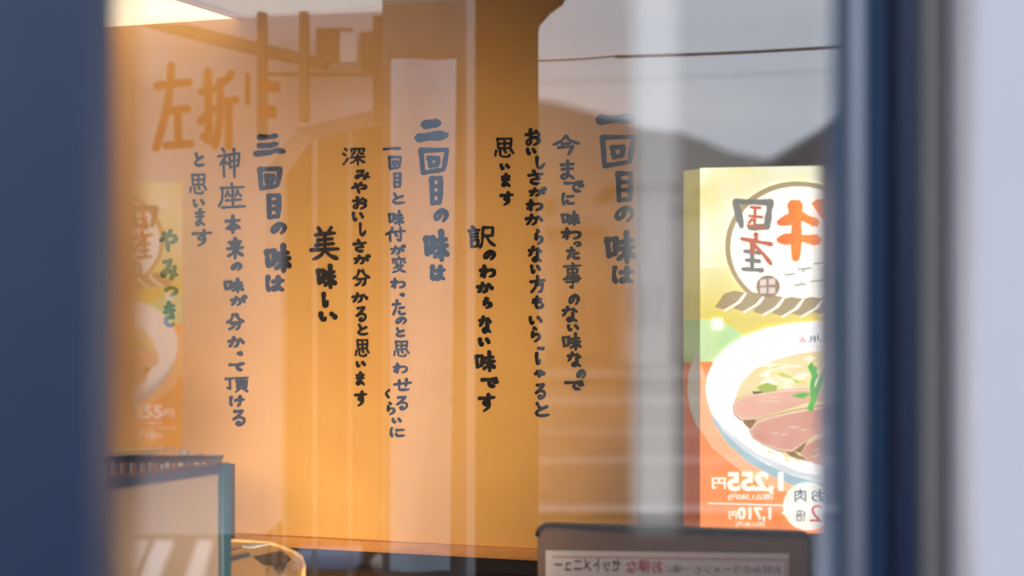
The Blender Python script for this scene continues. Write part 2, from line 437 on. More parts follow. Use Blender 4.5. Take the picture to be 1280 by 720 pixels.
xs = sx0 - .004
MB().prism([(-1.5, 1.55, CTZ - .04), (.8, 1.55, CTZ - .04), (.8, YS - TA * .8 - .004, CTZ - .04), (xs, YS - TA * xs - .004, CTZ - .04),
            (xs - .001, yb(xs), CTZ - .04), (-1.5, yb(-1.5), CTZ - .04)], (0, 0, .04)).build('countertop', M_black, ct)
MB().box((-1.45, 1.62, 0), (.75, 2.1, CTZ - .04)).build('cabinet', mat('dark_cabinet', (.03, .022, .02), .5), ct)
MB().quadbox(wallbox(-1.4, .22, .001, .008, CTZ, LZ - .0225)).build('backsplash', M_black, ct)

# ------------------------------------------------------------------ the dark framed panel, lower left
mr = empty('framed_screen', W(210, 720, 2.05), 'dark-framed flat screen standing on the counter at the lower left', 'screen')
mr.location.z = CTZ
A, B = W(60, 390, 1.82), W(287, 390, 2.12)         # left nearer, right farther
u = (B - A); u.z = 0; wdt = u.length; u.normalize(); nrm = Vector((u.y, -u.x, 0))
ztop = CZ - (578 - HY) / F * 2.12
def scr(a, z, d=0): return Vector((A.x, A.y, 0)) + u * a + nrm * d + Vector((0, 0, z))
def scrbox(a0, a1, z0, z1, d0, d1):
    return [scr(a0, z0, d1), scr(a1, z0, d1), scr(a1, z0, d0), scr(a0, z0, d0), scr(a0, z1, d1), scr(a1, z1, d1), scr(a1, z1, d0), scr(a0, z1, d0)]
M_teal = mat('dark_teal_frame', lin(28, 62, 84), .35)
M_dn = mat('dark_blue_bezel', lin(48, 52, 78), .35)
MB().quadbox(scrbox(wdt - .020, wdt, CTZ + .012, ztop, -.03, .004)).build('side_frame', M_teal, mr, .002)
MB().quadbox(scrbox(0, wdt - .0205, ztop - .015, ztop, -.03, .004)).build('top_frame', M_dn, mr, .002)
MB().quadbox(scrbox(0, wdt - .0205, CTZ + .012, CTZ + .03, -.03, .004)).build('bottom_frame', M_dn, mr, .002)
MB().quadbox(scrbox(0, wdt - .0205, CTZ + .0305, ztop - .0155, -.028, -.004)).build('display', mat('brown_glass_display', lin(118, 104, 99), .3, noise=lin(124, 110, 104), nscale=4), mr)
MB().quadbox(scrbox(wdt * .3, wdt * .8, CTZ, CTZ + .0115, -.07, .04)).build('base', M_black, mr)
# cream highlight rail behind its top edge
bx = empty('leaflet_box', W(190, 720, 2.35), 'low dark box holding a row of upright leaflets behind the framed screen', 'box')
bx.location.z = CTZ
ya = 2.36
def wb(px0, px1, py0, py1, D0, D1):
    a = W(px0, py1, D0); b = W(px1, py0, D0)
    return (a.x, D0, a.z), (b.x, D1, b.z)
zb = CZ - (574 - HY) / F * ya
MB().box((W(60, 0, ya).x, ya, CTZ), (W(276, 0, ya).x, ya + .012, zb)).build('front_board', mat('grey_brown_board', lin(120, 100, 100), .6), bx)
MB().box((W(60, 0, ya).x, ya + .012, CTZ), (W(276, 0, ya).x, ya + .12, zb - .02)).build('body', mat('box_body', lin(70, 55, 50), .6), bx)
MB().box((W(60, 0, ya).x, ya - .006, zb), (W(277, 0, ya).x, ya + .014, zb + .005)).build('rim', mat('dark_rim', lin(62, 55, 62), .5), bx)
leaf_m = [mat('white_leaflet', lin(225, 222, 228), .7), mat('pink_leaflet', lin(214, 150, 130), .7), mat('grey_leaflet', lin(130, 120, 140), .7)]
x = 128.0
k = 0
while x < 272:
    wpx = random.choice((3.2, 3.8, 5)) if x < 190 else random.choice((6, 8, 10))
    a = W(x, 0, ya).x; b = W(x + wpx * .62, 0, ya).x
    z1 = zb - .004 - random.random() * .004
    MB().box((a, ya - .0055, zb - .034 - random.random() * .006), (b, ya - .0005, z1)).build('leaflet', leaf_m[k % 3 if x < 190 else random.choice((0, 0, 1, 2))], bx)
    x += wpx; k += 1
# wooden slats and small papers lying on the box
def slab(pts, D0, th, dz, name, m, lab, cat):
    q = [W(px, py, D) for px, py, D in pts]
    return tag(MB().prism(q, (0, 0, -th)).build(name, m, None, .0008), lab, cat)
M_slat = mat('pale_wood_slat', lin(252, 226, 172), .5, noise=lin(245, 214, 155), nscale=8, stretch=(1, 14, 1))
slab([(90, 568, 2.36), (201, 561, 2.36), (208, 558, 2.42), (203, 555.5, 2.47), (100, 562.5, 2.47)], 0, .008, 0, 'wooden_board', M_slat, 'pale wooden board lying tilted on top of the leaflet box', 'board')
slab([(150, 572, 2.37), (186, 568, 2.37), (214, 571.5, 2.42), (212, 570, 2.46), (160, 569.5, 2.46)], 0, .003, 0, 'wooden_board', M_slat, 'short thin wooden slat under the pale board on the leaflet box', 'board')
for i, (x0, x1, y0) in enumerate(((225, 234, 564), (243, 252, 568), (258, 276, 572))):
    p = W(x0, 574, 2.37); q = W(x1, y0, 2.37)
    tag(MB().box((p.x, 2.365, zb + .0055), (q.x, 2.385, q.z + .001)).build('paper_clip_stack', mat('white_paper', lin(220, 214, 216), .7), None, .0006),
        ['tallest of the three small white paper pads on the leaflet box', 'middle small white paper pad on the leaflet box', 'wide flat white paper pad at the right end of the leaflet box'][i], 'paper', 'paper pads on the leaflet box')
    bpy.context.scene.collection.objects[-1].name = 'paper_pad'

# ------------------------------------------------------------------ payment terminal beside the screen
D0 = 2.32
tr = empty('payment_terminal', (W(330, 0, D0).x, D0, CTZ), 'cream and black payment terminal with rounded corner, right of the framed screen', 'terminal')
M_cream = mat('cream_plastic', lin(240, 205, 150), .35)
out = [(262, 676), (300, 676.5), (338, 680), (352, 684), (368, 691), (377, 698), (380, 708), (379, 724)]
ztt = CZ - (690 - HY) / F * D0
# body: top outline seen at a slant. points given (px, row) -> slanting plane between front low and back high
def tp(px, py, up=0):
    # top face is a plane rising to the back: map the row to depth and height
    t = (724 - py) / 48.0
    D = 2.22 + .16 * t
    z = CZ - (py - HY) / F * D
    return Vector(((px - 640) / F * D, D, z + up))
ring = [tp(a_, b_2) for a_, b_2 in out] + [tp(262, 724)]
def terminal_body():
    top = ring; bot = [Vector((p.x, p.y, CTZ)) for p in ring]
    s = MB(); n = len(top); s.v = top + bot
    s.f = [list(range(n)), [n + k_ for k_ in range(n)][::-1]] + [[k_, (k_ + 1) % n, n + (k_ + 1) % n, n + k_] for k_ in range(n)]
    return s
terminal_body().build('body', mat('tan_plastic', lin(205, 165, 115), .4), tr)
MB().tube([tp(a_, b_2, .001) for a_, b_2 in out], .0032, 8).build('rim', M_cream, tr, smooth=True)
def tpoly(name, pts, m, up=.002):
    MB().prism([tp(a_, b_2, up) for a_, b_2 in pts], (0, 0, -.0015)).build(name, m, tr)
tpoly('screen', [(316, 697), (353, 690), (364, 700), (352, 708), (330, 707)], mat('terminal_screen', lin(38, 46, 54), .2))
tpoly('key_strip', [(284, 698), (311, 692), (313, 697), (286, 704)], mat('grey_key_strip', lin(92, 92, 98), .4))
tpoly('sticker', [(302, 684), (330, 679.5), (337, 681.5), (312, 686)], mat('pale_blue_sticker', lin(200, 205, 212), .4))
tpoly('card_slot', [(286, 688), (300, 685.5), (303, 687), (288, 690)], mat('slot_brown', lin(130, 98, 68), .4))
tpoly('glossy_cover', [(333, 712), (352, 712), (366, 702), (374, 706), (372, 722), (335, 722)], mat('silver_plastic', lin(180, 172, 165), .15, metal=.6))
MB().tube([tp(342, 709, .004), tp(346, 714, .005), tp(352, 715, .005), tp(357, 708, .004)], .0018, 6).build('hook', M_black, tr, smooth=True)

# ------------------------------------------------------------------ the backlit poster, a reflection built as a solid panel
def pm(name, r, g, b, k, noise=None):
    return mat(name + '_%s' % ('lit' if k > .6 else 'dim'), lin(r, g, b), .4, emit=k, noise=lin(*noise) if noise else None, nscale=14, spec=.2)
def text_faces(s, bold=0.0):
    c = bpy.data.curves.new('t', 'FONT'); c.body = s; c.size = 1.0; c.offset = bold; c.resolution_u = 3
    o = bpy.data.objects.new('t', c); S.collection.objects.link(o)
    dg = bpy.context.evaluated_depsgraph_get(); me = bpy.data.meshes.new_from_object(o.evaluated_get(dg))
    v = [(p.co.x, p.co.y) for p in me.vertices]; f = [list(p.vertices) for p in me.polygons]
    bpy.data.objects.remove(o); bpy.data.curves.remove(c); bpy.data.meshes.remove(me)
    if not v: v = [(0, 0), (1, 0), (1, 1)]; f = [[0, 1, 2]]
    xs = [p[0] for p in v]; ys = [p[1] for p in v]
    x0, x1, y0, y1 = min(xs), max(xs), min(ys), max(ys)
    return [((p[0] - x0) / (x1 - x0), 1 - (p[1] - y0) / (y1 - y0)) for p in v], f
def text_part(name, s, x0, y0, x1, y1, proj, off, m, parent, mirror=True, bold=0.0):
    v, f = text_faces(s, bold)
    vv = [proj((x1 - a * (x1 - x0)) if mirror else (x0 + a * (x1 - x0)), y0 + b * (y1 - y0), off) for a, b in v]
    return flat(name, vv, f, m, parent)
def brush_part(name, ch, box, wd, proj, off, m, parent, mirror=True, rough=1.0):
    x0, y0, x1, y1 = box
    pr = (lambda x, y, o: proj(x0 + x1 - x, y, off + o)) if mirror else (lambda x, y, o: proj(x, y, off + o))
    v, f = brush_faces(ch, x0, y0, x1, y1, wd, pr, rough)
    return flat(name, v, f, m, parent)
def ell(cx, cy, rx, ry, n=40, a0=0, a1=2 * math.pi, rot=0):
    r = []
    for i in range(n):
        t = a0 + (a1 - a0) * i / (n if abs(a1 - a0 - 2 * math.pi) < 1e-6 else n - 1)
        x_, y_ = rx * math.cos(t), ry * math.sin(t)
        r.append((cx + x_ * math.cos(rot) - y_ * math.sin(rot), cy + x_ * math.sin(rot) + y_ * math.cos(rot)))
    return r

XR = 1150                                        # hidden right end of the poster
def poster(proj, root, K, k2=1.0):
    """art given in picture rows/columns of the poster's own plane; proj(px,py,offset)->point"""
    def P(name, pts, m, off):
        pts = [(min(max(x, 875), XR), min(max(y, 205), 672)) for x, y in pts]
        return flat(name, [proj(x, y, off) for x, y in pts], [list(range(len(pts)))], m, root)
    top = lambda x: 210 - .030 * (x - 875); bot = lambda x: 661 + .044 * (x - 875)
    P('yellow_print', [(875, top(875)), (XR, top(XR)), (XR, 460), (875, 460)], pm('poster_yellow', 236, 233, 172, K, (252, 252, 234)), .0000)
    for i in range(9):
        t = (i + 1) / 9
        P('mustard_print', [(875, 335 + i * 8), (XR, 330 + i * 8), (XR, 460), (875, 460)], pm('poster_mustard_%d' % i, 238 - 14 * t, 236 - 28 * t, 186 - 83 * t, K), .0001 + .00005 * i)
    P('green_print', [(875, 398), (905, 402), (938, 425), (950, 470), (875, 462)], pm('poster_green', 205, 232, 180, K, (178, 222, 158)), .0008)
    P('orange_print', [(875, 452), (XR, 452), (XR, bot(XR)), (875, 661)], pm('poster_orange', 250, 142, 78, K, (252, 160, 98)), .0012)
    P('pale_orange_swirl', [(875, 452), (900, 520), (950, 575), (1028, 615), (1028, 630), (940, 600), (890, 560), (875, 535)], pm('poster_peach', 252, 188, 145, K), .0014)
    P('white_disc', ell(997, 308, 91, 82), pm('poster_white', 252, 252, 244, K * 1.1), .0016)
    ro, ri = ell(997, 308, 91, 82, 48), ell(998, 309, 85, 76, 48)
    vv = [proj(x, y, .0020) for x, y in ro + ri]
    flat('ring', vv, [[i, (i + 1) % 48, 48 + (i + 1) % 48, 48 + i] for i in range(48) if True], pm('poster_taupe', 172, 155, 118, K), root)
    # twisted rope below the disc
    for i in range(7):
        x0 = 905 + i * 24; d = 8 * math.sin(max(0, (i - .5)) / 6 * math.pi)
        P('rope_strand', [(x0, 367 + d), (x0 + 12, 363 + d), (x0 + 30, 366 + d), (x0 + 22, 380 + d), (x0 + 4, 388 + d), (x0 - 12, 384 + d)], pm('poster_taupe', 172, 155, 118, K), .0022 + .00002 * i)
        P('rope_gap', [(x0 + 26, 366 + d), (x0 + 29, 366 + d), (x0 + 21, 378 + d), (x0 + 2, 389 + d), (x0 - 1, 388 + d), (x0 + 16, 378 + d)], pm('poster_white', 252, 252, 244, K * 1.1), .0024 + .00002 * i)
    # characters
    mg, mrd = pm('poster_grey_ink', 118, 118, 114, K), pm('poster_red_ink', 188, 98, 66, K)
    fr_ = GL['国']; GL['国a'] = ';'.join(fr_.split(';')[:3]); GL['国b'] = "20,8 70,5;46,8 50,90;8,50 80,44;2,96 88,86;66,62 80,74"
    brush_part('print_character', '国a', (914, 247, 970, 290), 8, proj, .0024, mg, root)
    brush_part('print_character', '国b', (930, 256, 956, 287), 3.8, proj, .0024, mrd, root)
    GL['産a'] = "50,0 50,20;0,32 98,14;66,20 60,60;~60,32 30,60 0,98"; GL['産b'] = "50,0 52,95;12,30 88,24;16,62 82,58;2,97 98,92"
    brush_part('print_character', '産a', (924, 291, 966, 333), 5.5, proj, .0024, mrd, root)
    brush_part('print_character', '産b', (926, 304, 955, 341), 5.5, proj, .0023, mg, root)
    mo = pm('poster_flame_orange', 255, 140, 5, K, (244, 84, 10))
    GL['牛a'] = "62,2 58,30;2,34 40,22 98,34;0,66 50,62 98,66;50,2 54,98"
    brush_part('print_character', '牛a', (969, 250, 1024, 328), 12, proj, .0026, mo, root)
    P('print_character', [(1014, 254), (1020, 249), (1034, 250), (1034, 282), (1024, 270)], mo, .0027)
    for (x0, y0, x1, y1) in ((980, 342, 994, 345), (997, 335, 1014, 343), (1017, 328, 1030, 331), (992, 355, 1008, 360), (1013, 350, 1030, 352), (1002, 338, 1006, 346), (1000, 352, 1003, 360)):
        P('small_print', [(x0, y0 + 1), (x1, y0 - .6), (x1, y0 + .8), (x0, y0 + 2.4)], pm('poster_ink', 60, 55, 50, K), .0025)
    P('seal', ell(960, 358, 15, 14, 24), pm('poster_brown', 158, 128, 105, K), .0028)
    for dx, dy in ((-6, -5), (5, -6), (-6, 5), (5, 5)):
        P('seal_mark', [(960 + dx - 4, 358 + dy - 3.4), (960 + dx + 4, 358 + dy - 4), (960 + dx + 4, 358 + dy + 3.6), (960 + dx - 4, 358 + dy + 4)], pm('poster_pale_grey', 222, 214, 208, K), .0030)
    P('white_square', [(890, 398), (903, 398), (903, 412), (890, 412)], pm('poster_white', 252, 252, 244, K * 1.1), .0030)
    # the bowl of noodles
    bowl = [(882, 488), (884, 470), (893, 450), (908, 434), (930, 420), (958, 410), (990, 404), (1028, 401), (1080, 404), (XR, 430), (XR, 590), (1090, 606), (1028, 604), (990, 594), (960, 581), (930, 563), (905, 540), (888, 514)]
    P('bowl_side', [(x + 4, y + 14) for x, y in bowl], pm('poster_bowl_blue', 172, 200, 212, K), .0032)
    P('bowl_print', bowl, pm('poster_bowl_white', 250, 250, 250, K * 1.12), .0034)
    P('bowl_shade', [(884, 500), (905, 535), (945, 566), (1000, 590), (1028, 594), (1028, 603), (980, 590), (930, 563), (903, 538)], pm('poster_shade', 222, 228, 234, K), .0036)
    P('soup', [(918, 500), (926, 478), (945, 460), (970, 449), (1000, 441), (1040, 437), (XR, 450), (XR, 575), (1060, 584), (1028, 582), (990, 572), (955, 553), (930, 530)], pm('poster_soup', 232, 212, 150, K, (245, 232, 190)), .0038)
    P('broth_shadow', [(922, 505), (930, 530), (955, 553), (990, 572), (1028, 582), (1028, 560), (960, 540)], pm('poster_broth', 150, 120, 75, K), .0039)
    rr = random.Random(5)
    for i in range(34):                          # noodles and cabbage
        x0, y0 = 940 + rr.random() * 90, 448 + rr.random() * 38
        L, an = 12 + rr.random() * 16, rr.uniform(-.5, .4)
        dx, dy = math.cos(an), math.sin(an); t = rr.uniform(1.2, 3.4)
        m = rr.choice((pm('poster_noodle', 240, 224, 165, K), pm('poster_cabbage', 250, 248, 232, K), pm('poster_cabbage', 250, 248, 232, K), pm('poster_leaf_pale', 205, 208, 110, K)))
        P('noodle', [(x0, y0), (x0 + dx * L * .5, y0 + dy * L * .5 - t), (x0 + dx * L, y0 + dy * L), (x0 + dx * L * .5 - dy * t, y0 + dy * L * .5 + t)], m, .0040 + i * .000015)
    for i in range(16):
        x0, y0 = 950 + rr.random() * 78, 558 + rr.random() * 14 + 0
        P('noodle', [(x0, y0), (x0 + 9, y0 + 3), (x0 + 14, y0 + 8), (x0 + 5, y0 + 5)], pm('poster_noodle', 240, 224, 165, K), .0041 + i * .00001)
    P('onion_leaf', [(945, 484), (958, 478), (972, 482), (970, 491), (955, 493)], pm('poster_onion', 168, 190, 80, K), .0046)
    P('onion_shadow', [(940, 489), (972, 489), (970, 494), (942, 493)], pm('poster_dark_olive', 105, 100, 70, K), .0045)
    rim = pm('poster_meat_rim', 165, 120, 92, K)
    slices = ([(916, 507), (920, 499), (934, 494), (958, 490), (985, 486), (1010, 485), (1028, 489), (1034, 499), (1000, 506), (968, 516), (944, 525), (926, 526), (917, 518)],
              [(936, 538), (944, 527), (962, 520), (985, 514), (1010, 509), (1034, 505), (1034, 541), (1018, 544), (1004, 556), (990, 566), (972, 564), (954, 556), (941, 548)],
              [(1001, 566), (1008, 554), (1020, 546), (1034, 542), (1034, 583), (1018, 580), (1006, 575)])
    cols = ((238, 190, 170, (228, 170, 150)), (236, 184, 164, (212, 150, 130)), (222, 168, 146, (198, 138, 116)))
    for si, pts in enumerate(slices):
        c4 = cols[si]; meat = pm('poster_meat_%d' % si, c4[0], c4[1], c4[2], K, c4[3])
        cx = sum(p[0] for p in pts) / len(pts); cy = sum(p[1] for p in pts) / len(pts)
        P('meat_edge', pts, rim, .0048 + si * .0003)
        P('meat_fat', [(cx + (x - cx) * .975, cy + (y - cy) * .95) for x, y in pts], pm('poster_fat', 246, 220, 196, K), .00485 + si * .0003)
        P('meat_slice', [(cx + (x - cx) * .95, cy + (y - cy) * .86 + .6) for x, y in pts], meat, .0049 + si * .0003)
        for i in range(5):
            x0, y0 = cx + rr.uniform(-25, 20), cy + rr.uniform(-8, 8)
            if x0 > 1022: continue
            P('meat_fat', [(x0, y0), (x0 + 7, y0 - 2), (x0 + 13, y0 - 2.4), (x0 + 7, y0 - .6)], pm('poster_fat', 246, 220, 196, K), .00495 + si * .0003)
    gr = pm('poster_green_onion', 60, 170, 50, K, (110, 200, 80))
    for pts in ([(1008, 512), (1013, 500), (1012, 480), (1018, 458), (1021, 458), (1018, 482), (1018, 502), (1016, 514)],
                [(1012, 500), (1024, 470), (1032, 455), (1034, 462), (1026, 482), (1018, 506)],
                [(988, 495), (1003, 490), (1014, 492), (1004, 498)], [(1009, 458), (1015, 452), (1022, 470), (1018, 478)]):
        P('green_onion', pts, gr, .0060)
    # lettering in the rim, prices, bubble (all seen reversed)
    wh = pm('poster_white', 252, 252, 244, K * 1.1); ink = pm('poster_blue_ink', 70, 88, 110, K)
    text_part('rim_lettering', 'A', 998, 421, 1008, 429, proj, .0040, pm('poster_red', 220, 110, 95, K), root)
    text_part('rim_lettering', 'R', 1010, 420, 1019, 428, proj, .0040, ink, root)
    text_part('rim_lettering', 'U', 1021, 418, 1030, 427, proj, .0040, ink, root)
    text_part('rim_lettering', 'NOODLES KITCHEN', 965, 431, 1030, 437, proj, .0040, pm('poster_pale_ink', 190, 190, 200, K), root)
    text_part('price', '1,255', 909, 590, 979, 618, proj, .0040, wh, root, bold=.04)
    text_part('price', '円', 890, 597, 907, 611, proj, .0040, wh, root, bold=.02)
    text_part('small_price', '(税込1,380円)', 910, 617, 966, 626, proj, .0040, wh, root, bold=.01)
    text_part('price', '1,710', 922, 634, 964, 652, proj, .0040, wh, root, bold=.03)
    text_part('price', '円', 911, 639, 921, 649, proj, .0040, wh, root, bold=.02)
    text_part('small_price', '(税込1,881円)', 920, 652, 956, 659, proj, .0040, wh, root)
    P('rule', [(885, 628.4), (984, 631.2), (984, 632.6), (885, 629.6)], wh, .0040)
    P('bubble', ell(1010, 633, 31, 30, 30), wh, .0042)
    P('bubble', [(977, 642), (986, 634), (987, 647)], wh, .0041)
    brush_part('bubble_character', '肉', (992, 610, 1009, 628), 1.7, proj, .0046, ink, root, rough=.3)
    brush_part('bubble_character', 'お', (1013, 611, 1030, 628), 1.9, proj, .0046, ink, root, rough=.3)
    brush_part('bubble_character', '倍', (994, 636, 1008, 652), 1.5, proj, .0046, pm('poster_grey_ink', 120, 118, 112, K), root, rough=.3)
    text_part('bubble_character', '2', 1012, 631, 1027, 652, proj, .0046, pm('poster_red_two', 215, 85, 60, K), root, bold=.0)

YP = 2.46
pproj = lambda x, y, o: plane_hit(x, y, YP - o)
root = empty('backlit_poster', plane_hit(985, 665, YP), 'bright yellow and orange backlit noodle poster with reversed lettering at the right', 'poster')
top = lambda x: 210 - .030 * (x - 875); bot = lambda x: 661 + .044 * (x - 875)
# light box body behind the print, left of it a dim strip paints its doubled reflection
ring = [pproj(875, 210, -.001), pproj(XR, top(XR), -.001), pproj(XR, bot(XR), -.001), pproj(875, 661, -.001)]
nb = Vector((TA, 1, 0)).normalized()
MB().prism(ring, nb * .028).build('light_box', mat('light_box_grey', lin(150, 150, 140), .5), root)
def ghostp(x, y):                                 # dim strip of the painted double image at the left edge
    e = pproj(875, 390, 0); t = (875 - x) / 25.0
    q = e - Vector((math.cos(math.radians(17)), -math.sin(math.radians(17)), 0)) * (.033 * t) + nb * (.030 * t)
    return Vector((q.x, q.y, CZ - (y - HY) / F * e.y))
for nm, y0, y1, m in (('yellow_ghost', 211, 400, pm('ghost_yellow', 212, 208, 130, .38, (214, 208, 140))), ('green_ghost', 400, 454, pm('ghost_green', 175, 205, 150, .38)),
                      ('orange_ghost', 454, 661, pm('ghost_orange', 215, 130, 95, .38, (205, 120, 88)))):
    flat(nm, [ghostp(874.6, y0), ghostp(850, y0), ghostp(850, y1), ghostp(874.6, y1)], [[0, 1, 2, 3]], m, root)
flat('bowl_ghost', [ghostp(x, y) + Vector((-.0002, -.0006, 0)) for x, y in ((874.6, 436), (866, 446), (858, 466), (856, 490), (860, 512), (867, 528), (874.6, 538))], [list(range(7))], pm('ghost_white', 205, 205, 200, .38), root)
poster(pproj, root, 1.2)

# ------------------------------------------------------------------ the menu board, a reflection built reversed as a solid board, lower right
YM = 2.24
mproj = lambda x, y, o: plane_hit(x, y, YM - o)
mb = empty('menu_board', mproj(845, 720, 0), 'dark rounded menu board with reversed red and black lettering, bottom right', 'menu board')
mb.location.z = CTZ
def rrect(x0, y0, x1, r, sl):
    pts = [(x0, y0 + 160), (x0, y0 + r)]
    for i in range(5): a_ = math.pi + i / 8 * math.pi; pts.append((x0 + r + r * math.cos(a_), y0 + r + r * math.sin(a_)))
    for i in range(7): a_ = 1.5 * math.pi + i / 12 * math.pi; pts.append((x1 - r + r * math.cos(a_), y0 + r + sl * (x1 - x0) + r * math.sin(a_)))
    pts.append((x1, y0 + 160))
    return pts
ringm = [mproj(x, y, 0) for x, y in rrect(672, 656, 1013, 14, .030)]
for p in ringm: p.z = max(p.z, CTZ)
ringm[0].z = CTZ; ringm[-1].z = CTZ
MB().prism(ringm, nb * .02).build('board', mat('taupe_board', lin(128, 92, 68), .4), mb)
edge = rrect(672, 656, 1013, 14, .030)[1:-1] + [(1013, 740)]
MB().tube([mproj(x, y, .001) for x, y in edge], .0042, 8).build('frame', mat('charcoal_frame', lin(58, 50, 48), .25), mb, smooth=True)
sl = .018
flat('paper', [mproj(x, y, .004) for x, y in ((682, 688), (986, 692), (986, 745), (682, 740))], [[0, 1, 2, 3]], mat('lilac_white_paper', lin(240, 232, 244), .6, noise=lin(236, 228, 240), nscale=9), mb)
red = mat('red_line', lin(190, 80, 80), .6)
for q in (((690, 695.5), (983, 699.3), (983, 700.4), (690, 696.6)), ((982, 699.3), (983.4, 699.3), (983.4, 745), (982, 745))):
    flat('red_border', [mproj(x, y, .0046) for x, y in q], [[0, 1, 2, 3]], red, mb)
mk = mat('menu_ink', lin(62, 50, 54), .6)
text_part('menu_lettering', 'お好みのラーメンと', 868, 707, 976, 717, mproj, .005, mk, mb)
text_part('menu_lettering', '一緒に', 832, 706, 862, 716, mproj, .005, mk, mb)
text_part('red_menu_lettering', 'お得な', 782, 700, 828, 717, mproj, .005, mat('menu_red', lin(200, 70, 70), .6), mb, bold=.02)
text_part('menu_lettering', 'セットメニュー', 693, 698, 776, 715, mproj, .005, mk, mb, bold=.02)

# ------------------------------------------------------------------ added grey strip, standing in for a grey reflecting zone of the window
st = empty('grey_zone_strip', W(820, 655, .96), 'added narrow grey fabric strip hanging inside the window, left of the bright poster', 'stand-in strip')
M_strip = mat('grey_sheet', (0.62, 0.60, 0.59), .8, noise=(0.58, .56, .55), nscale=50)
_n = M_strip.node_tree; _t = _n.nodes.new('ShaderNodeBsdfTranslucent'); _t.inputs[0].default_value = (.62, .60, .58, 1)
_a = _n.nodes.new('ShaderNodeMixShader'); _a.inputs[0].default_value = .5
_n.links.new(_n.nodes['Principled BSDF'].outputs[0], _a.inputs[1]); _n.links.new(_t.outputs[0], _a.inputs[2])
_n.links.new(_a.outputs[0], _n.nodes['Material Output'].inputs[0])
a = W(793, 650, .96); b = W(846, 0, .96)
MB().box((a.x, .958, a.z), (b.x, .962, 2.0)).build('sheet', M_strip, st)
MB().box((a.x, .955, a.z - .006), (b.x, .965, a.z)).build('bottom_bar', mat('grey_bar', (.25, .24, .25), .5), st)
MB().box((a.x - .002, .952, 2.0), (b.x + .002, .968, CEIL)).build('head_rail', mat('grey_bar', (.25, .24, .25), .5), st)

# ------------------------------------------------------------------ window glass: two sliding panes
def glass(name, fac):
    m = bpy.data.materials.new(name); m.use_nodes = True; n = m.node_tree; n.nodes.clear()
    o = n.nodes.new('ShaderNodeOutputMaterial'); mx = n.nodes.new('ShaderNodeMixShader'); mx.inputs[0].default_value = fac
    t = n.nodes.new('ShaderNodeBsdfTransparent'); g = n.nodes.new('ShaderNodeBsdfGlossy')
    g.inputs['Roughness'].default_value = 0.0
    n.links.new(t.outputs[0], mx.inputs[1]); n.links.new(g.outputs[0], mx.inputs[2]); n.links.new(mx.outputs[0], o.inputs[0])
    return m
xa = W(120, 0, G).x; xm = W(790, 0, G).x; xb = W(1040, 0, G).x
win = bpy.data.objects.new('window_1', None); S.collection.objects.link(win); win.location = (0, G, .75); win['kind'] = 'structure'
flat('pane', [Vector((xa - .02, G, .76)), Vector((xm, G, .76)), Vector((xm, G, 2.11)), Vector((xa - .02, G, 2.11))], [[0, 1, 2, 3]], glass('clear_glass', .29), win)
flat('coated_pane', [Vector((xm, G, .76)), Vector((xb, G, .76)), Vector((xb, G, 2.11)), Vector((xm, G, 2.11))], [[0, 1, 2, 3]], glass('coated_glass', .36), win)
# frames
xf = W(124, 0, .86).x
MB().box((-.46, .84, .75), (xf, .896, 2.12)).build('window_stile', M_navy, win, .003)
MB().box((-.46, .84, 2.12), (.24, .896, 2.2)).build('window_head', M_navy, win, .003)
MB().box((-.46, .84, .69), (.24, .896, .75)).build('window_sill', M_navy, win, .003)
d1 = bpy.data.objects.new('door_1', None); S.collection.objects.link(d1); d1.location = (.3, 1.1, 0); d1['kind'] = 'structure'
def rail(name, p0, p1, D, dep, m, bev=.003):
    return MB().box((W(p0, 0, D).x, D, 0), (W(p1, 0, D).x, D + dep, 2.6)).build(name, m, d1, bev)
M_navy2 = mat('navy_gloss', (0.022, 0.045, 0.115), 0.3, 0.0, 0.5)
M_hilite = mat('blue_grey_highlight', (0.40, 0.46, 0.58), 0.3, 0.5)
rail('stile', 1038, 1125, 1.10, .05, mat('steel_blue_paint', (.085, .14, .24), .4))
rail('stile_highlight', 1062, 1086, 1.085, .0148, M_hilite, .005)  # pale strip paints the highlight on the stile's rounded corner
rail('blue_bead', 1090, 1112, 1.088, .0118, mat('blue_bead', (.022, .075, .18), .35))
rail('groove', 1113, 1126, 1.075, .0248, mat('dark_gasket', (.010, .016, .034), .6))
rail('outer_stile', 1126, 1156, 1.06, .06, M_navy2)
rail('weather_strip', 1156, 1181, 1.045, .05, mat('olive_grey_seal', (.26, .26, .255), .6), .002)
rail('gasket', 1181, 1194, 1.05, .04, mat('dark_gasket', (.010, .016, .034), .6), .001)
rail('jamb', 1194, 1226, 1.04, .06, mat('mauve_jamb', (.42, .37, .43), .6), .003)
MB().box((W(1222, 0, .98).x, .98, 0), (1.6, 1.04, 2.7)).build('wall_outside', M_ext)['kind'] = 'structure'

# ------------------------------------------------------------------ THE STREET (behind the viewer, seen mirrored in the glass)
def vb(px0, px1, py0, py1, D, dep=.2):
    a = V(px0, py1, D); b = V(px1, py0, D)
    return (a.x, a.y - dep, a.z), (b.x, a.y, b.z)
M_road = mat('asphalt', (.075, .075, .078), .8, noise=(.095, .094, .095), nscale=1.5)
MB().box((-80, -160, -.12), (80, G - .04, 0)).build('ground', M_road)['kind'] = 'structure'
M_line = mat('white_road_paint', (.34, .34, .34), .6, noise=(.28, .28, .28), nscale=6)
